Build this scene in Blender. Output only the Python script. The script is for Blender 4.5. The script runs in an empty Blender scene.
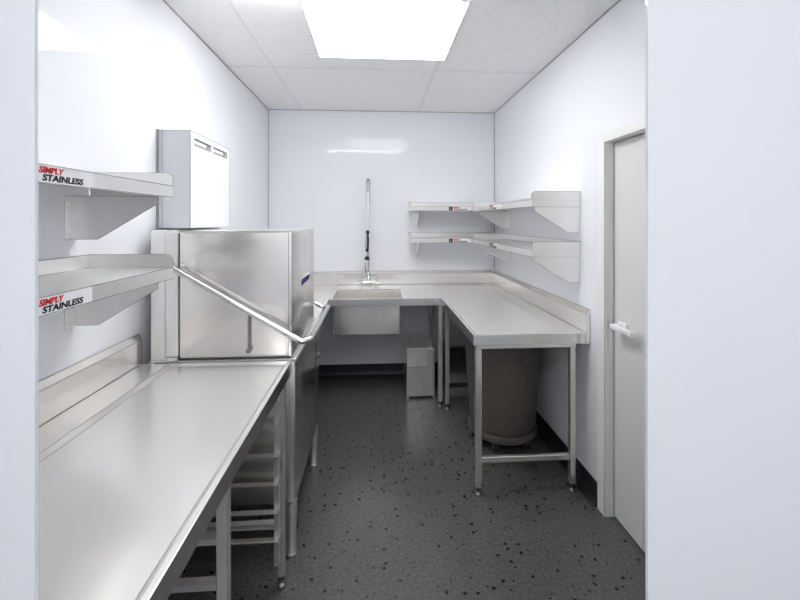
import bpy, bmesh, math, random
from mathutils import Vector, Matrix

C = bpy.context.scene.collection
SC = bpy.context.scene

# ------------------------------------------------------------------ materials
def mat(name, color, rough=0.5, metal=0.0, spec=0.5, emit=None, strength=0.0):
    m = bpy.data.materials.new(name); m.use_nodes = True
    b = m.node_tree.nodes['Principled BSDF']
    b.inputs['Base Color'].default_value = (*color, 1)
    b.inputs['Roughness'].default_value = rough
    b.inputs['Metallic'].default_value = metal
    b.inputs['Specular IOR Level'].default_value = spec
    if emit:
        b.inputs['Emission Color'].default_value = (*emit, 1)
        b.inputs['Emission Strength'].default_value = strength
    return m

def nodes(m): return m.node_tree.nodes, m.node_tree.links, m.node_tree.nodes['Principled BSDF']

def noise_rough(m, scale, lo, hi, stretch=(1, 1, 1)):
    n, l, b = nodes(m)
    tc = n.new('ShaderNodeTexCoord'); mp = n.new('ShaderNodeMapping'); nz = n.new('ShaderNodeTexNoise'); mr = n.new('ShaderNodeMapRange')
    mp.inputs['Scale'].default_value = stretch
    nz.inputs['Scale'].default_value = scale; nz.inputs['Detail'].default_value = 3
    mr.inputs['To Min'].default_value = lo; mr.inputs['To Max'].default_value = hi
    l.new(tc.outputs['Object'], mp.inputs['Vector']); l.new(mp.outputs['Vector'], nz.inputs['Vector'])
    l.new(nz.outputs['Fac'], mr.inputs['Value']); l.new(mr.outputs['Result'], b.inputs['Roughness'])

def noise_color(m, scale, c0, c1, p0=0.35, p1=0.65):
    n, l, b = nodes(m)
    tc = n.new('ShaderNodeTexCoord'); nz = n.new('ShaderNodeTexNoise'); cr = n.new('ShaderNodeValToRGB')
    nz.inputs['Scale'].default_value = scale; nz.inputs['Detail'].default_value = 4
    cr.color_ramp.elements[0].position = p0; cr.color_ramp.elements[1].position = p1
    cr.color_ramp.elements[0].color = (*c0, 1); cr.color_ramp.elements[1].color = (*c1, 1)
    l.new(tc.outputs['Object'], nz.inputs['Vector']); l.new(nz.outputs['Fac'], cr.inputs['Fac'])
    l.new(cr.outputs['Color'], b.inputs['Base Color'])
    return cr

M = {}
M['wall'] = mat('white_wall_lining', (0.845, 0.861, 0.90), 0.05, spec=0.14)
noise_rough(M['wall'], 3.0, 0.045, 0.06)
M['ceiling'] = mat('ceiling_tile', (0.80, 0.80, 0.83), 0.8, spec=0.1)
noise_color(M['ceiling'], 60, (0.84, 0.84, 0.842), (0.94, 0.94, 0.942), 0.30, 0.42)
M['grid'] = mat('ceiling_grid_white', (0.86, 0.86, 0.88), 0.5, spec=0.2)
M['line_grey'] = mat('corner_line_grey', (0.36, 0.36, 0.36), 0.6, spec=0.1)
M['steel'] = mat('brushed_steel', (0.86, 0.838, 0.81), 0.27, metal=0.84)
noise_rough(M['steel'], 30.0, 0.21, 0.235, (1, 1, 0.05))
M['steel_shaded'] = mat('shaded_side_steel', (0.85, 0.835, 0.815), 0.2, metal=1.0)  # shaded copy of the steel: darker look of side faces built in
noise_rough(M['steel_shaded'], 30.0, 0.19, 0.21, (1, 1, 0.05))
M['steel_top'] = mat('lit_worktop_steel', (0.90, 0.885, 0.87), 0.33, metal=0.62)  # lit copy of the steel: brightness of the tops built in
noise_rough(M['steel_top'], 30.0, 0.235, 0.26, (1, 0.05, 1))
M['steel_pale'] = mat('pale_satin_steel', (0.90, 0.89, 0.875), 0.36, metal=0.85)
noise_rough(M['steel_pale'], 30.0, 0.28, 0.30)
M['seam'] = mat('dark_joint_sealant', (0.10, 0.095, 0.09), 0.7, spec=0.2)
M['chrome'] = mat('polished_chrome', (0.68, 0.68, 0.68), 0.08, metal=1.0)
M['dull_chrome'] = mat('dull_chrome', (0.36, 0.35, 0.34), 0.3, metal=1.0)
M['white_metal'] = mat('white_enamel_panel', (0.73, 0.75, 0.785), 0.30, spec=0.3)
noise_rough(M['white_metal'], 6.0, 0.26, 0.34)
M['door'] = mat('door_paint', (0.72, 0.725, 0.70), 0.35, spec=0.3)
noise_rough(M['door'], 10.0, 0.30, 0.40)
M['frame'] = mat('door_frame_paint', (0.86, 0.86, 0.84), 0.35, spec=0.3)
M['white_plastic'] = mat('white_plastic', (0.88, 0.88, 0.90), 0.3, spec=0.4)
M['black_vinyl'] = mat('black_vinyl_skirting', (0.022, 0.023, 0.026), 0.4, spec=0.4)
noise_rough(M['black_vinyl'], 12.0, 0.34, 0.46)
M['bin'] = mat('brown_grey_plastic', (0.105, 0.094, 0.082), 0.5, spec=0.35)
noise_color(M['bin'], 25, (0.125, 0.111, 0.096), (0.142, 0.127, 0.110))
M['rubber'] = mat('black_rubber', (0.02, 0.02, 0.02), 0.5, spec=0.3)
M['lamp'] = mat('lamp_diffuser', (0.9, 0.9, 0.9), 0.4, emit=(1.0, 0.995, 0.985), strength=34.0)
M['fill_flat'] = mat('flat_fill_diffuser', (0.9, 0.9, 0.9), 0.4, emit=(1.0, 0.995, 0.985), strength=8.2)
M['panel'] = mat('lobby_fill_diffuser', (0.9, 0.9, 0.9), 0.4, emit=(1.0, 0.995, 0.985), strength=8.4)
M['lab_white'] = mat('label_white', (0.86, 0.87, 0.89), 0.5, spec=0.2)
M['lab_red'] = mat('label_red', (0.62, 0.02, 0.025), 0.5, spec=0.2)
M['lab_black'] = mat('label_black', (0.012, 0.012, 0.014), 0.5, spec=0.2)
M['blue'] = mat('badge_blue', (0.010, 0.010, 0.13), 0.5, spec=0.1)
M['dark'] = mat('vent_dark_mesh', (0.30, 0.29, 0.28), 0.6, spec=0.2)
M['dark_steel'] = mat('dark_sheet_steel', (0.16, 0.15, 0.145), 0.4, metal=1.0)

# floor: grey speckled vinyl
M['floor'] = mat('speckled_vinyl', (0.1, 0.1, 0.1), 0.24, spec=0.5)
n, l, b = nodes(M['floor'])
tc = n.new('ShaderNodeTexCoord')
nz = n.new('ShaderNodeTexNoise'); nz.inputs['Scale'].default_value = 70; nz.inputs['Detail'].default_value = 3
cr = n.new('ShaderNodeValToRGB')
cr.color_ramp.elements[0].position = 0.35; cr.color_ramp.elements[0].color = (0.073, 0.071, 0.070, 1)
cr.color_ramp.elements[1].position = 0.68; cr.color_ramp.elements[1].color = (0.116, 0.113, 0.111, 1)
l.new(tc.outputs['Object'], nz.inputs['Vector']); l.new(nz.outputs['Fac'], cr.inputs['Fac'])
def flecks(scale, thr, soft, col_socket, color, keep):
    wob = n.new('ShaderNodeTexNoise'); wob.inputs['Scale'].default_value = scale * 2.2
    mixv = n.new('ShaderNodeMixRGB'); mixv.inputs['Fac'].default_value = 0.012 if scale < 30 else 0.006
    l.new(tc.outputs['Object'], wob.inputs['Vector'])
    l.new(tc.outputs['Object'], mixv.inputs['Color1']); l.new(wob.outputs['Color'], mixv.inputs['Color2'])
    v = n.new('ShaderNodeTexVoronoi'); v.inputs['Scale'].default_value = scale; v.inputs['Randomness'].default_value = 1.0
    v.voronoi_dimensions = '2D'
    l.new(mixv.outputs['Color'], v.inputs['Vector'])
    sep = n.new('ShaderNodeSeparateColor'); l.new(v.outputs['Color'], sep.inputs['Color'])
    gate = n.new('ShaderNodeMath'); gate.operation = 'GREATER_THAN'; gate.inputs[1].default_value = keep
    l.new(sep.outputs['Red'], gate.inputs[0])
    mr = n.new('ShaderNodeMapRange'); mr.inputs['From Min'].default_value = thr; mr.inputs['From Max'].default_value = thr + soft
    mr.inputs['To Min'].default_value = 1; mr.inputs['To Max'].default_value = 0
    l.new(v.outputs['Distance'], mr.inputs['Value'])
    mul = n.new('ShaderNodeMath'); mul.operation = 'MULTIPLY'
    l.new(mr.outputs['Result'], mul.inputs[0]); l.new(gate.outputs['Value'], mul.inputs[1])
    mx = n.new('ShaderNodeMixRGB'); mx.inputs['Color2'].default_value = (*color, 1)
    l.new(mul.outputs['Value'], mx.inputs['Fac']); l.new(col_socket, mx.inputs['Color1'])
    return mx.outputs['Color']
s_ = flecks(16, 0.115, 0.012, cr.outputs['Color'], (0.004, 0.004, 0.0045), 0.66)
s_ = flecks(34, 0.15, 0.02, s_, (0.006, 0.006, 0.006), 0.90)
l.new(s_, b.inputs['Base Color'])

# ------------------------------------------------------------------ mesh helpers
class MB:
    def __init__(s): s.bm = bmesh.new()
    def box(s, x0, x1, y0, y1, z0, z1, bev=0.0, seg=2):
        t = bmesh.new()
        r = bmesh.ops.create_cube(t, size=1)
        for v in t.verts:
            v.co = Vector(((x0 + x1) / 2 + v.co.x * (x1 - x0), (y0 + y1) / 2 + v.co.y * (y1 - y0), (z0 + z1) / 2 + v.co.z * (z1 - z0)))
        if bev:
            bmesh.ops.bevel(t, geom=t.edges[:], offset=bev, segments=seg, affect='EDGES', profile=0.5)
        s.merge(t); return s
    def merge(s, t, mtx=None):
        if mtx is not None: bmesh.ops.transform(t, matrix=mtx, verts=t.verts[:])
        me = bpy.data.meshes.new('tmp'); t.to_mesh(me); t.free()
        s.bm.from_mesh(me); bpy.data.meshes.remove(me)
    def prism(s, pts, axis, a0, a1, bev=0.0, seg=2):
        """pts: 2D outline, extruded along axis ('x','y','z') from a0 to a1."""
        t = bmesh.new()
        def P(p, a):
            return {'x': (a, p[0], p[1]), 'y': (p[0], a, p[1]), 'z': (p[0], p[1], a)}[axis]
        A = [t.verts.new(P(p, a0)) for p in pts]; B = [t.verts.new(P(p, a1)) for p in pts]
        t.faces.new(A); t.faces.new(B[::-1])
        k = len(pts)
        for i in range(k): t.faces.new((A[i], B[i], B[(i + 1) % k], A[(i + 1) % k]))
        bmesh.ops.recalc_face_normals(t, faces=t.faces[:])
        if bev: bmesh.ops.bevel(t, geom=t.edges[:], offset=bev, segments=seg, affect='EDGES', profile=0.5)
        s.merge(t); return s
    def tube(s, pts, r, n=12, cap=True):
        pts = [Vector(p) for p in pts]; R = r if isinstance(r, (list, tuple)) else [r] * len(pts)
        t = bmesh.new(); rings = []
        tang = []
        for i in range(len(pts)):
            a = pts[max(i - 1, 0)]; c = pts[min(i + 1, len(pts) - 1)]; tang.append((c - a).normalized())
        up = Vector((0, 0, 1)) if abs(tang[0].z) < 0.9 else Vector((1, 0, 0))
        u = tang[0].cross(up).normalized()
        for i, p in enumerate(pts):
            u = (u - tang[i] * u.dot(tang[i])).normalized(); w = tang[i].cross(u)
            rings.append([t.verts.new(p + (u * math.cos(2 * math.pi * k / n) + w * math.sin(2 * math.pi * k / n)) * R[i]) for k in range(n)])
        for i in range(len(rings) - 1):
            for k in range(n): t.faces.new((rings[i][k], rings[i][(k + 1) % n], rings[i + 1][(k + 1) % n], rings[i + 1][k]))
        if cap: t.faces.new(rings[0][::-1]); t.faces.new(rings[-1])
        bmesh.ops.recalc_face_normals(t, faces=t.faces[:])
        s.merge(t); return s
    def lathe(s, prof, cx, cy, n=48, closed=False):
        """prof: (radius, z) list, spun about the vertical through cx,cy."""
        t = bmesh.new(); rings = []
        for r, z in prof:
            if r < 1e-6: rings.append([t.verts.new((cx, cy, z))])
            else: rings.append([t.verts.new((cx + r * math.cos(2 * math.pi * k / n), cy + r * math.sin(2 * math.pi * k / n), z)) for k in range(n)])
        pairs = list(zip(rings, rings[1:] + rings[:1])) if closed else list(zip(rings, rings[1:]))
        for A, B in pairs:
            for k in range(n):
                q = (k + 1) % n
                if len(A) == 1 and len(B) == 1: continue
                if len(A) == 1: t.faces.new((A[0], B[q], B[k]))
                elif len(B) == 1: t.faces.new((A[k], A[q], B[0]))
                else: t.faces.new((A[k], A[q], B[q], B[k]))
        bmesh.ops.recalc_face_normals(t, faces=t.faces[:])
        s.merge(t); return s
    def build(s, name, m, parent=None, kind=None, origin=None, smooth=None, label=None):
        bm = s.bm
        o_ = Vector((0, 0, 0))
        if parent is not None:
            p = parent
            while p is not None: o_ = o_ + p.location; p = p.parent
        elif origin is not None: o_ = Vector(origin)
        for v in bm.verts: v.co -= o_
        me = bpy.data.meshes.new(name); bm.to_mesh(me); bm.free()
        me.materials.append(m)
        if name == 'worktop':  # upright faces of the same sheet get the shaded steel copy
            me.materials.append(M['steel_shaded'])
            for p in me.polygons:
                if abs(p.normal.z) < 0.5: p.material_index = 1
        if smooth is not None:
            for p in me.polygons: p.use_smooth = True
            me.set_sharp_from_angle(angle=math.radians(smooth))
        o = bpy.data.objects.new(name, me); C.objects.link(o)
        if parent is not None: o.parent = parent
        elif origin is not None: o.location = origin
        if kind: o['kind'] = kind
        if label: o['label'] = label
        return o

def thing(name, label, cat, loc, group=None):
    o = bpy.data.objects.new(name, None); C.objects.link(o); o.location = loc
    o['label'] = label; o['category'] = cat
    if group: o['group'] = group
    return o

def arc(cx, cz, r, a0, a1, k=8):
    return [(cx + r * math.cos(math.radians(a0 + (a1 - a0) * i / k)), cz + r * math.sin(math.radians(a0 + (a1 - a0) * i / k))) for i in range(k + 1)]

def text_bm(s, size, shear=0.0, weight=0.0, sx=1.0):
    cu = bpy.data.curves.new('txt', 'FONT'); cu.body = s; cu.size = size; cu.shear = shear; cu.offset = weight; cu.extrude = 0.0003
    cu.resolution_u = 3
    ob = bpy.data.objects.new('txt', cu); C.objects.link(ob)
    bpy.context.view_layer.update()
    me = bpy.data.meshes.new_from_object(ob.evaluated_get(bpy.context.evaluated_depsgraph_get()))
    t = bmesh.new(); t.from_mesh(me)
    for v in t.verts: v.co.x *= sx
    bpy.data.objects.remove(ob); bpy.data.curves.remove(cu); bpy.data.meshes.remove(me)
    return t

M['edge_line'] = mat('edge_line_grey', (0.30, 0.285, 0.27), 0.5, metal=0.6, spec=0.2)
def edge_line(parent, paths, r=0.0013, name='drawn_edge', m='edge_line'):  # thin grey tubes added as drawn lines along edges, not real folds
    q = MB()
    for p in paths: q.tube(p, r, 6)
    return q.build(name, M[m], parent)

# ------------------------------------------------------------------ the room
XL, XR, YB, H = -1.036, 1.197, 3.954, 2.608
YR = -1.9                      # rear wall of the lobby the photo is taken from
WT = 0.12
MB().box(XL - WT, XR + WT, YR - WT, YB + WT, -0.1, 0).build('floor', M['floor'], kind='structure')
MB().box(XL - WT, XR + WT, YR - WT, YB + WT, H, H + 0.1).build('ceiling', M['ceiling'], kind='structure')
MB().box(XL - WT, XL, YR - WT, YB + WT, 0, H).build('wall_left', M['wall'], kind='structure')
MB().box(XL, XR, YB, YB + WT, 0, H).build('wall_back', M['wall'], kind='structure')
MB().box(XL, XR, YR - WT, YR, 0, H).build('wall_rear', M['wall'], kind='structure')
D0, D1, DZ = 1.16, 2.010, 1.955     # door opening in the right wall
w = MB(); w.box(XR, XR + WT, YR - WT, D0, 0, H); w.box(XR, XR + WT, D1, YB + WT, 0, H); w.box(XR, XR + WT, D0, D1, DZ, H)
w.build('wall_right', M['wall'], kind='structure')
# front wall: thin lined partition with the doorway the photo looks through
FY0, FY1 = 0.604, 0.610
w = MB()
w.prism([(XL, 0), (-0.4865, 0), (-0.4865, 2.12), (0.4285, 2.12), (0.4285, 0), (XR, 0), (XR, H), (XL, H)], 'y', FY0, FY1)
w.build('wall_front', M['wall'], kind='structure')

# corner lines: thin grey strips added to draw the room's edges
g = 0.005
MB().box(XL, XL + g, YB - g, YB, 1.05, H - g).build('trim_1', M['line_grey'], kind='structure')
MB().box(XR - g, XR, YB - g, YB, 1.05, H - g).build('trim_2', M['line_grey'], kind='structure')
MB().box(XL, XR, YB - g, YB, H - g, H).build('trim_3', M['line_grey'], kind='structure')
MB().box(XL, XL + g, FY1, YB - g, H - g, H).build('trim_4', M['line_grey'], kind='structure')
MB().box(XR - g, XR, FY1, YB - g, H - g, H).build('trim_5', M['line_grey'], kind='structure')
t = MB()
for x in (-0.715, 0.430): t.box(x - 0.012, x + 0.012, FY1, YB - 0.006, H - 0.0025, H)
for y in (2.86, 1.35): t.box(XL + 0.006, XR - 0.006, y - 0.012, y + 0.012, H - 0.002, H)
t.build('trim_6', M['grid'], kind='structure')

# coved vinyl skirting
def cove(sgn, wall):   # profile (distance from wall, z)
    return [(wall, 0.0015), (wall + sgn * 0.042, 0.0015), (wall + sgn * 0.042, 0.004), (wall + sgn * 0.028, 0.007), (wall + sgn * 0.016, 0.016), (wall + sgn * 0.009, 0.03), (wall + sgn * 0.005, 0.05), (wall + sgn * 0.005, 0.115), (wall, 0.115)]
MB().prism(cove(-1, XR), 'y', 2.062, YB - 0.045).build('baseboard_right', M['black_vinyl'], kind='structure')
MB().prism(cove(1, XL), 'y', FY1, YB - 0.045).build('baseboard_left', M['black_vinyl'], kind='structure')
MB().prism(cove(-1, YB), 'x', XL, XR).build('baseboard_back', M['black_vinyl'], kind='structure')

# door in the right wall
door = bpy.data.objects.new('door_1', None); C.objects.link(door); door.location = (1.245, 1.58, 0); door['kind'] = 'structure'
f = MB()
fx0, fx1 = 1.177, 1.285
f.box(fx0, XR - 0.0005, 1.990, 2.056, 0, 1.978, 0.002, 1); f.box(fx0, XR - 0.0005, 1.115, 1.180, 0, 1.978, 0.002, 1)
f.box(fx0, XR - 0.0005, 1.180, 1.990, 1.930, 1.978, 0.002, 1)
f.box(XR, fx1, 1.990, 2.009, 0, 1.954); f.box(XR, fx1, 1.161, 1.180, 0, 1.954); f.box(XR, fx1, 1.180, 1.990, 1.930, 1.954)
f.build('door_frame', M['frame'], door)
edge_line(door, [[(1.1785, 2.0545, 0), (1.1785, 2.0545, 1.9765), (1.1785, 1.12, 1.9765)], [(1.1785, 1.9905, 0), (1.1785, 1.9905, 1.9305), (1.1785, 1.18, 1.9305)], [(1.2275, 1.989, 0.005), (1.2275, 1.989, 1.929), (1.2275, 1.185, 1.929)]], 0.001, 'frame_edge')
MB().box(1.228, 1.268, 1.184, 1.986, 0.009, 1.926, 0.002, 1).build('door_leaf', M['door'], door)
hd = MB().box(1.219, 1.2275, 1.872, 1.948, 0.985, 1.022, 0.003, 2).build('handle_plate', M['white_plastic'], door)
hn = MB(); hn.tube([(1.223, 1.925, 1.003), (1.192, 1.925, 1.003)], 0.010, 14)
hn.box(1.176, 1.196, 1.796, 1.942, 0.985, 1.010, 0.003, 2)
hn.box(1.177, 1.208, 1.780, 1.7965, 0.985, 1.010, 0.003, 2)
hn.build('door_handle', M['white_plastic'], door, smooth=40)

# ------------------------------------------------------------------ lamps
lamp = thing('tube_lamp', 'bare white tube lamp under the ceiling, mirrored as a streak in the back wall', 'lamp', (-0.16, 1.83, H))
q = MB(); q.tube([(-0.72, 1.83, 2.575), (0.40, 1.83, 2.575)], 0.014, 24); q.build('tube', M['lamp'], lamp, smooth=40)
for x0, x1 in ((-0.745, -0.7205), (0.4005, 0.425)):
    MB().box(x0, x1, 1.805, 1.855, 2.552, H - 0.0005, 0.003, 1).build('lamp_holder', M['white_plastic'], lamp)
lamp = thing('fill_lamp', 'added flat white fill lamp set flush in the middle of the ceiling', 'lamp', (0.05, 2.30, H))  # fill lamp added to even out the light on the walls
MB().box(-0.37, 0.47, 1.94, 2.66, H - 0.006, H - 0.0005, 0.002, 1).build('fill_lamp_housing', M['white_metal'], lamp)
MB().box(-0.36, 0.46, 1.95, 2.65, H - 0.009, H - 0.0062, 0.001, 1).build('lamp_diffuser', M['fill_flat'], lamp)
lamp = thing('lobby_fill_lamp', 'added unseen white fill lamp on the lobby ceiling outside the doorway', 'lamp', (0.08, -0.75, H))  # added out of view to brighten the front wall and doorway
MB().box(-0.54, 0.70, -1.07, -0.43, H - 0.014, H - 0.0005, 0.003, 1).build('fill_lamp_housing', M['white_metal'], lamp)
MB().box(-0.52, 0.68, -1.05, -0.45, H - 0.018, H - 0.0142, 0.002, 1).build('lamp_diffuser', M['panel'], lamp)

# ------------------------------------------------------------------ worktop builder
ZT, ZD, ZA = 0.900, 0.893, 0.842
def worktop_bm(xs, ys, inside, recessed, hole=None):
    """grid top with a shallow dished area, folded apron all round the outside and an underside."""
    m = MB(); bm = m.bm
    V = {}; U = {}
    def v(i, j):
        if (i, j) not in V: V[i, j] = bm.verts.new((xs[i], ys[j], ZD if recessed(xs[i], ys[j]) else ZT))
        return V[i, j]
    def u(i, j):
        if (i, j) not in U: U[i, j] = bm.verts.new((xs[i], ys[j], ZA))
        return U[i, j]
    cell = lambda i, j: 0 <= i < len(xs) - 1 and 0 <= j < len(ys) - 1 and inside((xs[i] + xs[i + 1]) / 2, (ys[j] + ys[j + 1]) / 2)
    for i in range(len(xs) - 1):
        for j in range(len(ys) - 1):
            if not cell(i, j): continue
            bm.faces.new((v(i, j), v(i + 1, j), v(i + 1, j + 1), v(i, j + 1)))
            bm.faces.new((u(i, j), u(i, j + 1), u(i + 1, j + 1), u(i + 1, j)))
            for (di, dj, a, b_) in ((-1, 0, (i, j + 1), (i, j)), (1, 0, (i + 1, j), (i + 1, j + 1)), (0, -1, (i, j), (i + 1, j)), (0, 1, (i + 1, j + 1), (i, j + 1))):
                if not cell(i + di, j + dj):
                    bm.faces.new((v(*a), u(*a), u(*b_), v(*b_)))
    bmesh.ops.recalc_face_normals(bm, faces=bm.faces[:])
    ed = [e for e in bm.edges if len(e.link_faces) == 2 and e.calc_face_angle(0) > 1.2]
    bmesh.ops.bevel(bm, geom=ed, offset=0.002, segments=2, affect='EDGES', profile=0.5)
    return m

def leg(parent, x, y, z0=0.0, z1=0.841, r=0.0165):
    lo = MB().box(x - r, x + r, y - r, y + r, z0 + 0.045, z1, 0.003, 2).build('leg', M['steel'], parent)
    ft = MB(); ft.lathe([(0, z0 + 0.001), (0.017, z0 + 0.001), (0.019, z0 + 0.006), (0.017, z0 + 0.012), (0.009, z0 + 0.018), (0.008, z0 + 0.034), (0, z0 + 0.034)], x, y, 20)
    ft.build('foot', M['dull_chrome'], lo, smooth=40)
    MB().box(x - r + 0.001, x + r - 0.001, y - r + 0.001, y + r - 0.001, z0 + 0.0335, z0 + 0.0445, 0.002, 1).build('foot_collar', M['rubber'], lo)
    return lo

# ------------------------------------------------------------------ left bench
LY0, LY1, LXF = 0.640, 1.822, -0.374
lb = thing('steel_bench', 'stainless steel worktop bench along the left wall, leading up to the dishwasher', 'bench', (-0.70, 1.22, 0))
xs = [XL + 0.002, -0.902, -0.878, -0.400, -0.388, LXF]; ys = [LY0, LY0 + 0.012, LY0 + 0.024, LY1 - 0.032, LY1 - 0.004]
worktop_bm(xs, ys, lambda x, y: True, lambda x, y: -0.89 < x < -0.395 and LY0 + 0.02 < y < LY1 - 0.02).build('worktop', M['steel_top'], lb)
sp = MB(); sp.prism([(XL + 0.002, 0.9015), (-1.020, 0.9015), (-1.020, 1.006), (XL + 0.002, 1.031)], 'y', LY0, LY1 - 0.002, 0.0008, 1)
so = sp.build('splashback', M['steel'], lb)
edge_line(so, [[(-1.0195, LY0, 1.0063), (-1.0195, LY1 - 0.002, 1.0063), (XL + 0.002, LY1 - 0.002, 1.0315)], [(XL + 0.002, LY0, 1.0315), (XL + 0.002, LY1, 1.0315)], [(-1.0195, LY0, 0.902), (-1.0195, LY1, 0.902)], [(-1.0195, LY1 - 0.002, 0.902), (-1.0195, LY1 - 0.002, 1.006)]])
edge_line(lb, [[(-0.902, LY0 + 0.02, 0.9002), (-0.902, LY1 - 0.004, 0.9002)], [(-0.878, LY0 + 0.02, 0.8932), (-0.878, LY1 - 0.034, 0.8932)], [(-0.400, LY0 + 0.02, 0.8932), (-0.400, LY1 - 0.034, 0.8932)]], 0.0011)
for x in (-0.391, -0.985):
    for y in (1.060, 1.700): leg(lb, x, y, r=0.0145)
MB().box(-0.97, -0.41, 1.687, 1.713, 0.245, 0.272, 0.003, 1).build('stretcher', M['steel'], lb)
MB().box(-0.97, -0.41, 1.047, 1.073, 0.245, 0.272, 0.003, 1).build('stretcher', M['steel'], lb)
for y, s in ((1.684, -1), (1.076, 1)):
    for x0, x1 in ((-0.416, -0.398), (-0.982, -0.964)):
        MB().box(x0, x1, min(y, y + s * 0.006), max(y, y + s * 0.006), 0.1, 0.838).build('rack_post', M['steel_pale'], lb)
    for z in (0.688, 0.568, 0.451, 0.337, 0.222):
        ya = y + s * 0.0065
        MB().prism([(ya, z), (ya, z - 0.016), (ya + s * 0.003, z - 0.016), (ya + s * 0.003, z - 0.003), (ya + s * 0.026, z - 0.003), (ya + s * 0.026, z)], 'x', -0.985, -0.396).build('rack_runner', M['steel'], lb)

# ------------------------------------------------------------------ dishwasher
DW = thing('dishwasher', 'stainless hood dishwasher with long bent lift handle between left bench and sink bench', 'dishwasher', (-0.68, 2.18, 0))
hx0, hx1, hy0, hy1 = -0.868, -0.372, 1.832, 2.462
h = MB(); h.box(hx0, hx1, hy0, hy1, 0.914, 1.480, 0.007, 3)
h.build('hood', M['steel'], DW, smooth=30)
MB().box(hx0 + 0.01, hx1 - 0.012, hy0 + 0.004, hy1 - 0.004, 0.905, 0.9135).build('hood_gasket', M['seam'], DW)
hs = MB()                                # rolled post on the hood's aisle corner
hs.box(hx1 - 0.018, hx1 - 0.0165, hy0 - 0.0015, hy0 - 0.0002, 0.912, 1.474)
hs.box(hx0 + 0.012, hx1 - 0.012, hy0 - 0.0015, hy0 - 0.0002, 1.4725, 1.4738)
hs.build('hood_seam', M['seam'], DW)
edge_line(DW, [[(hx1 - 0.002, hy0 + 0.002, 0.918), (hx1 - 0.002, hy0 + 0.002, 1.478), (hx1 - 0.002, hy1 - 0.002, 1.478), (hx1 - 0.002, hy1 - 0.002, 0.918)], [(hx0, hy0 + 0.002, 1.478), (hx1 - 0.002, hy0 + 0.002, 1.478)]], 0.0016)
cb = MB(); cb.box(-0.924, -0.8715, 1.826, 2.462, 0.925, 1.478, 0.004, 2); cb.build('rear_column', M['steel_pale'], DW)
cb = MB(); cb.box(-0.992, -0.928, 1.834, 2.462, 0.905, 1.484, 0.003, 1); cb.build('rear_panel', M['steel_pale'], DW)
MB().box(-0.8713, -0.8682, 1.842, 2.45, 0.912, 1.47).build('column_gasket', M['seam'], DW)
MB().box(-0.94, -0.872, 1.826, 1.84, 0.906, 0.922, 0.002, 1).build('column_foot', M['steel'], DW)
bs = MB(); bs.box(-0.992, -0.361, 1.836, 2.612, 0.245, 0.888, 0.008, 3); bs.build('body', M['steel_shaded'], DW, smooth=30)
MB().box(-0.996, -0.356, 1.828, 2.612, 0.889, 0.9045, 0.003, 2).build('body_top', M['steel_pale'], DW)
MB().box(-0.3605, -0.3585, 2.488, 2.492, 0.25, 0.885).build('panel_joint', M['seam'], DW)
lt = MB(); lt.box(-0.3595, -0.349, 2.545, 2.562, 0.655, 0.70, 0.004, 2); lt.build('latch', M['chrome'], DW, smooth=40)
for x in (-0.386, -0.955):
    for y in (1.868, 2.535):
        lg = MB(); lg.lathe([(0, 0.001), (0.024, 0.001), (0.028, 0.006), (0.024, 0.014), (0.024, 0.17), (0.0285, 0.175), (0.0285, 0.243), (0, 0.243)], x, y, 24)
        lg.build('leg', M['steel'], DW, smooth=40)
# lift handle: two sloping arms joined by the bar on the aisle side
ya, yb, xc, zc = 1.792, 2.498, -0.285, 1.002
def hpath():
    P = []
    P.append((-0.895, ya, 1.330))
    for k in range(1, 13):
        s = k / 12; P.append((-0.895 + (-0.325 + 0.895) * s, ya, 1.330 + (0.992 - 1.330) * s))
    for k in range(1, 7):                # near bend
        a = math.radians(90 * k / 6); P.append((-0.325 + 0.040 * math.sin(a), ya + 0.040 * (1 - math.cos(a)), 0.992 + 0.010 * k / 6))
    for k in range(1, 8): P.append((xc, ya + 0.04 + (yb - ya - 0.08) * k / 8, zc))
    for k in range(0, 7):
        a = math.radians(90 * k / 6); P.append((xc - 0.040 * (1 - math.cos(a)), yb - 0.040 + 0.040 * math.sin(a), zc - 0.010 * k / 6))
    for k in range(1, 13):
        s = k / 12; P.append((-0.325 + (-0.895 + 0.325) * s, yb, 0.992 + (1.330 - 0.992) * s))
    return P
hb = MB(); hb.tube(hpath(), 0.0125, 14)
hdl = hb.build('lift_handle', M['chrome'], DW, smooth=50)
for x, z in ((-0.888, 1.326),):
    q = MB(); q.tube([(x, ya - 0.008, z), (x, 1.8255, z)], 0.016, 16); q.build('pivot', M['steel'], hdl, smooth=40)
    q = MB(); q.tube([(x, 2.463, z), (x, yb + 0.008, z)], 0.016, 16); q.build('pivot', M['steel'], hdl, smooth=40)
q = MB(); q.box(-0.567, -0.556, 1.818, 1.829, 0.952, 1.125, 0.002, 1); q.tube([(-0.5615, 1.812, 0.948), (-0.5615, 1.829, 0.948)], 0.011, 16)
q.build('guide_rod', M['edge_line'], DW, smooth=40)
bg = MB(); bg.box(hx1 + 0.0003, hx1 + 0.003, 2.02, 2.275, 1.196, 1.236, 0.001, 1); bo = bg.build('badge', M['lab_white'], DW)
MB().box(hx1 + 0.0032, hx1 + 0.004, 2.03, 2.265, 1.201, 1.231).build('badge_face', M['blue'], bo)

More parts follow.
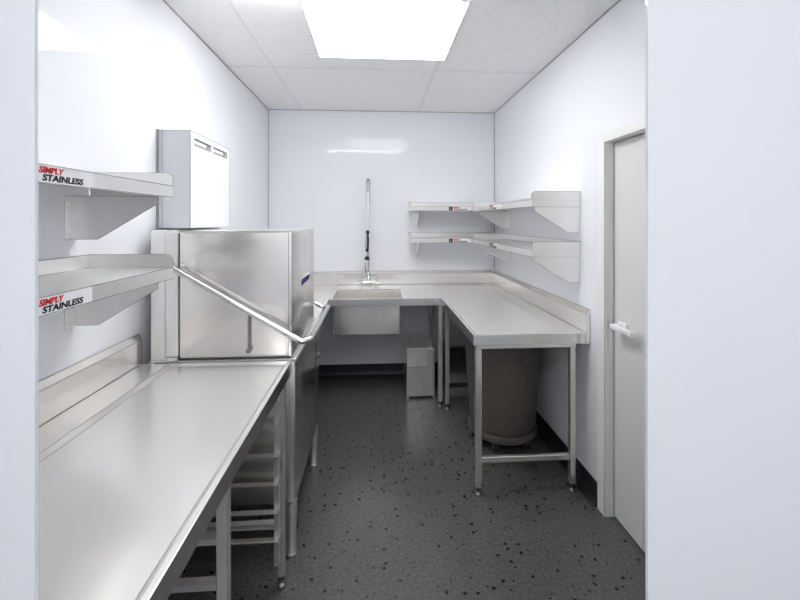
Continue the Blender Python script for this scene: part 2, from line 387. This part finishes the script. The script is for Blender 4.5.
# vented box on the wall over the dishwasher
vb = thing('vent_box', 'white slotted metal box fixed to the left wall just over the dishwasher', 'vent box', (-0.957, 2.22, 1.49))
bx0, bx1, by0, by1, bz0, bz1 = XL + 0.012, -0.880, 1.966, 2.481, 1.490, 1.958
v = MB()
SY = ((2.008, 2.212), (2.240, 2.444)); sz0, sz1 = 1.893, 1.930
v.box(bx0, bx1 - 0.012, by0, by1, bz0, bz1)
fx = bx1 - 0.012
v.box(fx, bx1, by0, by1, bz0, sz0); v.box(fx, bx1, by0, by1, sz1, bz1)
v.box(fx, bx1, by0, SY[0][0], sz0, sz1); v.box(fx, bx1, SY[0][1], SY[1][0], sz0, sz1); v.box(fx, bx1, SY[1][1], by1, sz0, sz1)
v.build('casing', M['white_metal'], vb)
edge_line(vb, [[(bx1, by0, bz0), (bx1, by0, bz1)], [(bx1, by1, bz0), (bx1, by1, bz1)], [(bx0, by0, bz1), (bx1, by0, bz1), (bx1, by1, bz1)], [(bx0, by0, bz0 + 0.001), (bx1, by0, bz0 + 0.001), (bx1, by1, bz0 + 0.001)], [(bx0 + 0.014, by0, bz0), (bx0 + 0.014, by0, bz1)]], 0.0012)
v = MB(); v.box(XL + 0.0005, bx0 - 0.0005, by0 - 0.004, by1, bz0, bz1 + 0.003); v.build('back_plate', M['line_grey'], vb)
for y0, y1 in SY:
    v = MB(); v.box(fx + 0.0005, fx + 0.002, y0 + 0.001, y1 - 0.001, sz0 + 0.001, sz1 - 0.001)
    vo = v.build('vent_slot', M['dark'], vb)
    v = MB(); v.box(fx + 0.0025, fx + 0.006, y0 + 0.006, y1 - 0.05, sz0 + 0.012, sz1 - 0.008, 0.001, 1); v.build('slot_flap', M['white_metal'], vo)

# ------------------------------------------------------------------ wall shelves
def label_parts(parent, place):
    """printed strip; local x along the reading direction, y up, z out of the face. place() maps it onto the shelf lip."""
    def put(t, name, m, par):
        mb = MB(); bmesh.ops.transform(t, matrix=place, verts=t.verts[:]); mb.merge(t)
        return mb.build(name, m, par)
    def rect(x0, x1, y0, y1, z0, z1):
        t = MB().box(x0, x1, y0, y1, z0, z1); return t.bm
    st = put(rect(0, 0.205, 0.0005, 0.0405, 0.0002, 0.0008), 'label_strip', M['lab_white'], parent)
    put(rect(0.001, 0.036, 0.003, 0.038, 0.0009, 0.0012), 'logo_square', M['lab_black'], st)
    t = text_bm('S', 0.034, 0.0, -0.0003, 1.0); bmesh.ops.translate(t, vec=(0.0085, 0.0085, 0.0016), verts=t.verts[:]); put(t, 'logo_letter', M['lab_white'], st)
    def fit(t, x0, x1, y0, y1, z):
        ax = min(v.co.x for v in t.verts); bx_ = max(v.co.x for v in t.verts); ay = min(v.co.y for v in t.verts); by_ = max(v.co.y for v in t.verts)
        for v in t.verts: v.co = Vector((x0 + (v.co.x - ax) / (bx_ - ax) * (x1 - x0), y0 + (v.co.y - ay) / (by_ - ay) * (y1 - y0), v.co.z + z))
        return t
    put(fit(text_bm('SIMPLY', 0.02, 0.2, 0.0007), 0.0375, 0.110, 0.0215, 0.0365, 0.0013), 'red_lettering', M['lab_red'], st)
    put(fit(text_bm('STAINLESS', 0.02, 0.12, 0.0007), 0.047, 0.172, 0.0040, 0.0195, 0.0013), 'black_lettering', M['lab_black'], st)

def shelf(name, label, origin, a, d, L, z0, lab_at, lab_dir, ends, brackets, upright=False):
    """shelf of length L starting at origin on the wall; a = unit along the wall, d = unit out from the wall.
    z0 = underside; lab_at = distance along at which the strip's reading start lies; ends = which ends carry an upstand."""
    a = Vector(a); d = Vector(d); O = Vector(origin); DEP = 0.294
    zt = z0 + 0.041
    mid = O + a * (L / 2) + d * (DEP / 2)
    T = thing(name, label, 'shelf', (mid.x, mid.y, z0), 'stainless steel wall shelves')
    def P(s, q, z): p = O + a * s + d * q; return (p.x, p.y, z)
    def bx(mb, s0, s1, q0, q1, za, zb, bev=0.0008):
        p = P(s0, q0, za); r = P(s1, q1, zb)
        mb.box(min(p[0], r[0]), max(p[0], r[0]), min(p[1], r[1]), max(p[1], r[1]), za, zb, bev, 1)
    m = MB(); bx(m, 0, L, 0.002, DEP, z0 + 0.036, zt); bx(m, 0, L, DEP - 0.0015, DEP, z0, z0 + 0.0362, 0); bx(m, 0, L, DEP - 0.015, DEP - 0.0015, z0, z0 + 0.002, 0)
    for s0, s1 in ((0, 0.0015), (L - 0.0015, L)): bx(m, s0, s1, 0.004, DEP - 0.0016, z0, z0 + 0.0362, 0)
    m.build('shelf_tray', M['steel_pale'], T)
    m = MB(); bx(m, 0, L, 0.002, 0.0035, zt, zt + 0.048, 0); m.build('back_upstand', M['steel_pale'], T)
    for e in ends:
        s0, s1 = (0, 0.0015) if e == 0 else (L - 0.0015, L)
        pts = [(0.004, zt)] + [(DEP, zt)] + arc(DEP - 0.022, zt + 0.026, 0.022, 0, 90, 6) + [(0.004, zt + 0.048)]
        t = bmesh.new()
        A = [t.verts.new(P(s0, q, z)) for q, z in pts]; B = [t.verts.new(P(s1, q, z)) for q, z in pts]
        t.faces.new(A); t.faces.new(B[::-1])
        for i in range(len(pts)): t.faces.new((A[i], B[i], B[(i + 1) % len(pts)], A[(i + 1) % len(pts)]))
        bmesh.ops.recalc_face_normals(t, faces=t.faces[:])
        m = MB(); m.merge(t); eu = m.build('end_upstand', M['steel_pale'], T)
        s_o = s0 if e == 0 else s1
        edge_line(eu, [[P(s_o, q, z) for q, z in pts[1:]] + [P(s_o, 0.004, zt + 0.048)]])
    for s, fl in brackets:        # fl = direction of the wall flange along the shelf
        pts = [(0.0022, z0 - 0.150), (0.0022, z0 - 0.001), (DEP - 0.018, z0 - 0.001), (DEP - 0.018, z0 - 0.026), (0.075, z0 - 0.150)]
        t = bmesh.new()
        A = [t.verts.new(P(s - 0.001, q, z)) for q, z in pts]; B = [t.verts.new(P(s + 0.001, q, z)) for q, z in pts]
        t.faces.new(A); t.faces.new(B[::-1])
        for i in range(len(pts)): t.faces.new((A[i], B[i], B[(i + 1) % len(pts)], A[(i + 1) % len(pts)]))
        bmesh.ops.recalc_face_normals(t, faces=t.faces[:])
        m = MB(); m.merge(t); br = m.build('bracket', M['steel_pale'], T)
        edge_line(br, [[P(s, q, z) for q, z in (pts[1], pts[2], pts[3], pts[4], pts[0])]])
        m = MB(); bx(m, min(s, s + fl * 0.050), max(s, s + fl * 0.050), 0.0005, 0.002, z0 - 0.150, z0 - 0.001, 0); m.build('wall_flange', M['steel'], br)
        for zz in (z0 - 0.03, z0 - 0.115):
            m = MB(); c0 = P(s + fl * 0.028, 0.002, zz); c1 = P(s + fl * 0.028, 0.0045, zz); m.tube([c0, c1], 0.004, 10); m.build('screw', M['steel'], br)
    edge_line(T, [[P(0, DEP + 0.0003, zt), P(L, DEP + 0.0003, zt)], [P(0, DEP + 0.0003, z0), P(L, DEP + 0.0003, z0)], [P(0, 0.0045, zt + 0.048), P(L, 0.0045, zt + 0.048)], [P(0, 0.0045, zt), P(L, 0.0045, zt)]])
    # printed strip on the front lip
    xdir = a * lab_dir; zdir = d; ydir = Vector((0, 0, 1))
    p = Vector(P(lab_at, DEP, z0))
    mtx = Matrix(((xdir.x, ydir.x, zdir.x, p.x), (xdir.y, ydir.y, zdir.y, p.y), (xdir.z, ydir.z, zdir.z, p.z), (0, 0, 0, 1)))
    label_parts(T, mtx)
    return T

SL = 0.865
for z0, lab in ((1.613, 'upper stainless shelf on the left wall, nearest the camera, seen from below'),
                (1.315, 'lower stainless shelf on the left wall, hanging just over the left bench')):
    shelf('wall_shelf', lab, (XL, 0.655, 0), (0, 1, 0), (1, 0, 0), SL, z0, 0.893 - 0.655, 1, (1,), ((0.797, -1), (0.10, 1)))
RL = 1.375
for z0, lab in ((1.608, 'upper stainless shelf on the right wall, its end plate facing the camera'),
                (1.316, 'lower stainless shelf on the right wall, under another and beside the door')):
    # origin at the near end, running away from the camera
    shelf('wall_shelf', lab, (XR, 2.262, 0), (0, 1, 0), (-1, 0, 0), RL, z0, 3.102 - 2.262, -1, (0, 1), ((0.006, 1), (1.25, -1)))
for z0, lab in ((1.616, 'upper stainless shelf on the back wall, tucked into the right corner'),
                (1.321, 'lower stainless shelf on the back wall, right of the tap')):
    shelf('wall_shelf', lab, (0.328, YB, 0), (1, 0, 0), (0, -1, 0), 0.865, z0, 0.679 - 0.328, 1, (0,), ((0.082, -1), (0.797, 1)))

# ------------------------------------------------------------------ sink bench (U-shaped)
SB = thing('sink_bench', 'stainless corner bench with sink running along the back wall and down the right wall', 'bench', (0.20, 3.4, 0))
TX, TY, BY, RX = 0.537, 2.160, 3.205, -0.366      # table edge, table front, back-run front, left return edge
LYR = 2.63
ox0, ox1, oy0, oy1 = -0.345, 0.222, 3.222, 3.650      # sink opening
xs = [RX, ox0, ox1, TX, TX + 0.014, TX + 0.026, 1.045, 1.068, XR - 0.002]
xs = sorted(set(xs)); 
ys = sorted({TY, TY + 0.014, TY + 0.026, BY, oy0, BY + 0.026, oy1, 3.795, 3.882, 3.860, YB - 0.002})
def inside(x, y):
    if ox0 < x < ox1 and oy0 < y < oy1: return False
    return y > BY or (x > TX and y > TY)
def rec(x, y):
    if x > TX + 0.02 and x < 1.05 and TY + 0.02 < y < 3.87: return True
    return False
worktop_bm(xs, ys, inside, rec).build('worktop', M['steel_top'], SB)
sp = MB()
sp.prism([(YB - 0.002, 0.9015), (YB - 0.022, 0.9015), (YB - 0.022, 1.004), (YB - 0.002, 1.029)], 'x', RX, XR - 0.024, 0.0008, 1)
sp.prism([(XR - 0.002, 0.9015), (XR - 0.024, 0.9015), (XR - 0.024, 1.004), (XR - 0.002, 1.029)], 'y', TY + 0.0, YB - 0.0225, 0.0008, 1)
sp.box(XR - 0.026, XR - 0.002, TY - 0.003, TY - 0.0006, ZA, 1.004)
so = sp.build('splashback', M['steel'], SB)
xa, yk = XR - 0.0235, YB - 0.0225
edge_line(so, [[(RX, yk, 1.0045), (xa, yk, 1.0045), (xa, TY, 1.0045)], [(RX, YB - 0.002, 1.0295), (XR - 0.002, YB - 0.002, 1.0295), (XR - 0.002, TY, 1.0295), (xa, TY, 1.0045), (xa, TY, 0.902)],
         [(RX, yk, 0.902), (xa, yk, 0.902), (xa, TY, 0.902)], [(xa, yk, 0.902), (xa, yk, 1.004)]])
edge_line(SB, [[(RX, 3.882, 0.9003), (1.068, 3.882, 0.9003), (1.068, TY + 0.03, 0.9003)], [(TX + 0.026, 3.86, 0.8932), (1.045, 3.86, 0.8932), (1.045, TY + 0.03, 0.8932)], [(TX + 0.014, BY + 0.03, 0.8998), (TX + 0.014, TY + 0.014, 0.8998), (1.04, TY + 0.014, 0.8998)]], 0.0012)
# sink bowl: open tray with outer skin, rounded vertical and bottom edges
def bowl():
    m = MB(); bm = m.bm
    def ring(x0, x1, y0, y1, z, r):
        P = []
        for cx, cy, a0 in ((x1 - r, y1 - r, 0), (x0 + r, y1 - r, 90), (x0 + r, y0 + r, 180), (x1 - r, y0 + r, 270)):
            for k in range(5):
                a = math.radians(a0 + 90 * k / 4); P.append(bm.verts.new((cx + r * math.cos(a), cy + r * math.sin(a), z)))
        return P
    R = [ring(ox0 - 0.003, ox1 + 0.003, oy0 - 0.003, oy1 + 0.003, 0.8405, 0.02),
         ring(ox0 + 0.002, ox1 - 0.010, oy0 - 0.003, oy1, 0.8395, 0.02),
         ring(ox0 + 0.004, ox1 - 0.013, oy0 - 0.002, oy1 - 0.005, 0.615, 0.025),
         ring(ox0 + 0.012, ox1 - 0.021, oy0 + 0.006, oy1 - 0.013, 0.605, 0.02)]
    I = [ring(ox0 + 0.0015, ox1 - 0.0015, oy0 + 0.0015, oy1 - 0.0015, 0.8985, 0.02),
         ring(ox0 + 0.006, ox1 - 0.014, oy0 + 0.002, oy1 - 0.006, 0.83, 0.022),
         ring(ox0 + 0.010, ox1 - 0.018, oy0 + 0.006, oy1 - 0.012, 0.628, 0.03),
         ring(ox0 + 0.022, ox1 - 0.030, oy0 + 0.018, oy1 - 0.024, 0.616, 0.02)]
    def strip(A, B):
        for k in range(len(A)): bm.faces.new((A[k], A[(k + 1) % len(A)], B[(k + 1) % len(A)], B[k]))
    for A, B in zip(R, R[1:]): strip(A, B)
    for A, B in zip(I, I[1:]): strip(A, B)
    strip(R[0], I[0])
    bm.faces.new(R[-1]); bm.faces.new(I[-1])
    bmesh.ops.recalc_face_normals(bm, faces=bm.faces[:])
    return m
sk = bowl().build('sink_bowl', M['steel'], SB, smooth=35)
edge_line(sk, [[(ox0 + 0.006, oy0 - 0.0025, 0.838), (ox0 + 0.006, oy0 - 0.0025, 0.63), (ox0 + 0.03, oy0 + 0.004, 0.609), (ox1 - 0.04, oy0 + 0.004, 0.609), (ox1 - 0.014, oy0 - 0.0025, 0.63), (ox1 - 0.014, oy0 - 0.0025, 0.838)],
         [(ox0 + 0.005, oy0 + 0.002, 0.9), (ox0 + 0.005, oy1 - 0.003, 0.9), (ox1 - 0.005, oy1 - 0.003, 0.9), (ox1 - 0.005, oy0 + 0.002, 0.9)]], 0.0022)
q = MB(); q.lathe([(0, 0.6175), (0.03, 0.6175), (0.042, 0.619), (0.042, 0.6165), (0, 0.6165)], -0.06, 3.44, 24); q.build('drain', M['chrome'], sk, smooth=40)
for x, y in ((0.573, 2.198), (1.110, 2.198), (0.533, 3.255), (0.581, 3.205), (0.530, 3.86), (1.110, 3.80)):
    leg(SB, x, y)
q = MB(); q.box(0.590, 1.093, 2.186, 2.210, 0.180, 0.212, 0.003, 1); q.build('stretcher', M['steel'], SB)
q = MB(); q.box(0.557, 1.127, 2.181, 2.215, 0.8155, 0.8415, 0.003, 1); q.build('top_rail', M['steel_pale'], SB)

OB = thing('outlet_bench', 'stainless bench behind the dishwasher, in the back left corner beside the sink bench', 'bench', (-0.70, 3.2, 0))
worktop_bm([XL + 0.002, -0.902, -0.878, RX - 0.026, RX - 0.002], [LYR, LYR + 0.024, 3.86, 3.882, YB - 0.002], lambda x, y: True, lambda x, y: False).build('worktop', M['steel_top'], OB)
sp = MB()
sp.prism([(YB - 0.002, 0.9015), (YB - 0.022, 0.9015), (YB - 0.022, 1.004), (YB - 0.002, 1.029)], 'x', XL + 0.024, RX - 0.002, 0.0008, 1)
sp.prism([(XL + 0.002, 0.9015), (XL + 0.022, 0.9015), (XL + 0.022, 1.004), (XL + 0.002, 1.029)], 'y', LYR, YB - 0.0225, 0.0008, 1)
sp.build('splashback', M['steel'], OB)
for x in (-0.95, -0.62):
    for y in (2.66, 3.80): leg(OB, x, y)

# ------------------------------------------------------------------ pre-rinse tap
TP = thing('pre_rinse_tap', 'tall chrome pre-rinse spray tap with black grip standing behind the sink', 'tap', (-0.066, 3.885, 0.902))
tx, ty = -0.066, 3.885
q = MB(); q.lathe([(0, 0.9015), (0.028, 0.9015), (0.028, 0.909), (0.018, 0.914), (0.018, 0.985), (0.022, 0.99), (0.022, 1.02), (0.014, 1.03), (0, 1.03)], tx, ty, 24)
q.tube([(tx - 0.062, ty - 0.01, 0.935), (tx + 0.062, ty - 0.01, 0.935)], 0.014, 16)
q.build('valve_body', M['chrome'], TP, smooth=40)
for s in (-1, 1):
    q = MB(); cx, cy, cz = tx + s * 0.062, ty - 0.012, 0.935
    q.tube([(cx, cy, cz), (cx + s * 0.012, cy - 0.016, cz - 0.004)], 0.012, 14)
    for k in range(3):
        a = math.radians(90 + 120 * k)
        q.tube([(cx + s * 0.012, cy - 0.016, cz - 0.004), (cx + s * 0.012 + 0.026 * math.cos(a), cy - 0.022, cz - 0.004 + 0.022 * math.sin(a))], [0.007, 0.0085], 10)
    q.build('tap_handle', M['chrome'], TP, smooth=40)
q = MB(); q.tube([(tx, ty, 1.028), (tx, ty, 1.30), (tx, ty, 1.60), (tx, ty, 1.80)], 0.0085, 14); ri = q.build('riser_pipe', M['chrome'], TP, smooth=40)
q = MB(); q.tube([(tx + 0.012, ty - 0.004, 1.005), (tx + 0.075, ty - 0.05, 1.008)], [0.011, 0.009], 12); q.build('spout', M['chrome'], TP, smooth=40)
q = MB(); q.tube([(tx - 0.012, ty - 0.004, 1.01), (tx - 0.026, ty - 0.012, 1.04), (tx - 0.032, ty - 0.014, 1.12)], [0.010, 0.010, 0.007], 12); q.build('side_lever', M['chrome'], TP, smooth=40)
# hose loop over the top
R_ = 0.075
pts = [(tx, ty, 1.70), (tx, ty, 1.835)]
for k in range(1, 13):
    a = math.radians(180 * k / 12); pts.append((tx, ty - R_ + R_ * math.cos(a), 1.835 + R_ * math.sin(a)))
pts += [(tx, ty - 2 * R_, 1.75), (tx - 0.002, ty - 2 * R_, 1.60), (tx - 0.004, ty - 2 * R_, 1.43)]
q = MB(); q.tube(pts, 0.0105, 14); ho = q.build('hose', M['white_plastic'], TP, smooth=50)
# spring coil round the loop
def coil():
    P = [Vector(p) for p in pts]; L = [0]
    for a, b_ in zip(P, P[1:]): L.append(L[-1] + (b_ - a).length)
    tot = 0.42; out = []; turns = 26; N = turns * 10
    for k in range(N + 1):
        s = tot * k / N; i = max(j for j in range(len(L)) if L[j] <= s + 1e-9); i = min(i, len(P) - 2)
        f_ = (s - L[i]) / (L[i + 1] - L[i]); c = P[i].lerp(P[i + 1], f_); t_ = (P[i + 1] - P[i]).normalized()
        u = Vector((1, 0, 0)); w_ = t_.cross(u).normalized(); a = 2 * math.pi * turns * k / N
        out.append(c + (u * math.cos(a) + w_ * math.sin(a)) * 0.0145)
    return out
q = MB(); q.tube(coil(), 0.0032, 6); q.build('spring', M['dull_chrome'], ho, smooth=60)
gy = ty - 2 * R_
gun = MB(); gun.tube([(tx - 0.004, gy, 1.435), (tx - 0.005, gy, 1.42), (tx - 0.007, gy, 1.30), (tx - 0.008, gy, 1.245), (tx - 0.008, gy, 1.235)], [0.013, 0.0165, 0.0165, 0.014, 0.011], 16)
gn = gun.build('spray_grip', M['rubber'], TP, smooth=40)
q = MB(); q.tube([(tx - 0.008, gy, 1.236), (tx - 0.009, gy, 1.19)], [0.011, 0.009], 14); q.build('spray_neck', M['chrome'], gn, smooth=40)
q = MB(); q.tube([(tx - 0.009, gy, 1.195), (tx - 0.009, gy, 1.185), (tx - 0.009, gy, 1.168), (tx - 0.009, gy, 1.160)], [0.011, 0.020, 0.025, 0.021], 18); q.build('spray_nozzle', M['rubber'], gn, smooth=40)
q = MB(); q.tube([(tx - 0.012, gy - 0.015, 1.41), (tx - 0.014, gy - 0.042, 1.36), (tx - 0.014, gy - 0.038, 1.27)], 0.004, 8); q.build('spray_trigger', M['chrome'], gn, smooth=40)
q = MB(); q.tube([(tx, ty + 0.008, 1.39), (tx, YB - 0.012, 1.39)], 0.008, 12); q.tube([(tx, YB - 0.012, 1.39), (tx, YB - 0.001, 1.39)], 0.028, 20)
q.tube([(tx, ty, 1.375), (tx, ty, 1.405)], 0.015, 16)
q.tube([(tx + 0.022, gy - 0.014 + 0.004, 1.385), (tx + 0.022, gy + 0.012, 1.385)], 0.024, 20)
q.tube([(tx + 0.022, gy + 0.010, 1.385), (tx, ty, 1.385)], 0.005, 10)
q.build('wall_stay', M['steel'], TP, smooth=40)

# ------------------------------------------------------------------ things under the bench
BX = thing('steel_box', 'narrow stainless box with a flap front standing on the floor right of the sink', 'box', (0.39, 3.64, 0))
q = MB(); q.box(0.268, 0.512, 3.414, 3.852, 0.018, 0.432, 0.004, 2); q.build('casing', M['steel'], BX)
q = MB(); q.box(0.274, 0.448, 3.4105, 3.4138, 0.272, 0.420, 0.001, 1); fl = q.build('flap', M['steel_pale'], BX)
q = MB(); q.box(0.273, 0.449, 3.4080, 3.4135, 0.4205, 0.432, 0.001, 1); q.build('flap_lip', M['steel_pale'], fl)
q = MB(); q.box(0.4485, 0.4500, 3.4125, 3.4138, 0.272, 0.43); q.box(0.274, 0.4485, 3.4125, 3.4138, 0.2695, 0.2715); q.build('flap_gap', M['seam'], BX)
for x in (0.278, 0.502):
    for y in (3.424, 3.842): MB().box(x - 0.008, x + 0.008, y - 0.008, y + 0.008, 0.001, 0.0175).build('foot', M['steel'], BX)

ST = thing('low_stand', 'low dark steel stand with open shelves behind the round bin', 'stand', (0.80, 3.64, 0))
q = MB(); q.box(0.628, 1.00, 3.42, 3.85, 0.432, 0.445, 0.002, 1); q.build('stand_top', M['steel'], ST)
for x in (0.628, 0.996): MB().box(x, x + 0.004, 3.42, 3.85, 0.004, 0.4315).build('side_panel', M['dark_steel'], ST)
MB().box(0.6325, 0.9955, 3.842, 3.848, 0.004, 0.4315).build('back_panel', M['dark_steel'], ST)
MB().box(0.6325, 0.9955, 3.424, 3.841, 0.198, 0.204).build('shelf_board', M['steel'], ST)
MB().box(0.6325, 0.9955, 3.420, 3.4235, 0.122, 0.204).build('front_panel', M['steel'], ST)
MB().box(0.6325, 0.9955, 3.420, 3.4235, 0.006, 0.080).build('plinth', M['steel'], ST)
MB().box(0.6325, 0.9955, 3.424, 3.841, 0.076, 0.080).build('shelf_board', M['steel'], ST)

BN = thing('waste_bin', 'large round brown-grey plastic bin on a wheeled dolly under the right bench', 'bin', (0.893, 2.772, 0))
bcx, bcy = 0.893, 2.772
q = MB(); q.lathe([(0, 0.108), (0.205, 0.108), (0.217, 0.116), (0.224, 0.14), (0.262, 0.72), (0.264, 0.73), (0.274, 0.732), (0.277, 0.74), (0.277, 0.778), (0.272, 0.785), (0.260, 0.781), (0.254, 0.73), (0.214, 0.135), (0.20, 0.125), (0, 0.125)], bcx, bcy, 64)
q.build('tub', M['bin'], BN, smooth=35)
q = MB(); q.lathe([(0, 0.064), (0.212, 0.064), (0.230, 0.068), (0.2355, 0.076), (0.2355, 0.112), (0.232, 0.120), (0.2275, 0.118), (0.226, 0.107), (0, 0.107)], bcx, bcy, 64)
dl = q.build('dolly', M['bin'], BN, smooth=35)
for k in range(5):
    a = math.radians(-120 + 72 * k); x, y = bcx + 0.2 * math.cos(a), bcy + 0.2 * math.sin(a)
    q = MB(); q.tube([(x - 0.013, y, 0.031), (x - 0.011, y, 0.031), (x + 0.011, y, 0.031), (x + 0.013, y, 0.031)], [0.024, 0.030, 0.030, 0.024], 20)
    wl = q.build('castor', M['rubber'], dl, smooth=40)
    q = MB(); q.box(x - 0.019, x - 0.0155, y - 0.012, y + 0.012, 0.020, 0.058); q.box(x + 0.0155, x + 0.019, y - 0.012, y + 0.012, 0.020, 0.058); q.box(x - 0.019, x + 0.019, y - 0.014, y + 0.014, 0.054, 0.0635)
    q.tube([(x - 0.021, y, 0.026), (x + 0.021, y, 0.026)], 0.006, 10); q.build('castor_fork', M['steel'], wl)

# ------------------------------------------------------------------ camera and view
cam = bpy.data.cameras.new('camera'); co = bpy.data.objects.new('camera', cam); C.objects.link(co)
co.location = (0, 0, 1.528); co.rotation_euler = (math.radians(90), 0, -0.062)
cam.sensor_fit = 'HORIZONTAL'; cam.sensor_width = 36; cam.lens = 18.0; cam.shift_y = -(300 - 220.42) / 800
cam.clip_start = 0.02
SC.camera = co
wd = bpy.data.worlds.new('world'); SC.world = wd; wd.use_nodes = True
wd.node_tree.nodes['Background'].inputs['Color'].default_value = (0.8, 0.85, 1, 1); wd.node_tree.nodes['Background'].inputs['Strength'].default_value = 0.2
vs = SC.view_settings
SC.display_settings.display_device = 'sRGB'
vs.view_transform = 'Standard'; vs.look = 'None'; vs.gamma = 1.0; vs.exposure = 0.33; vs.use_curve_mapping = False
SC.cycles.max_bounces = 14; SC.cycles.diffuse_bounces = 8; SC.cycles.glossy_bounces = 8
SC.cycles.use_denoising = True
SC.cycles.sample_clamp_indirect = 10
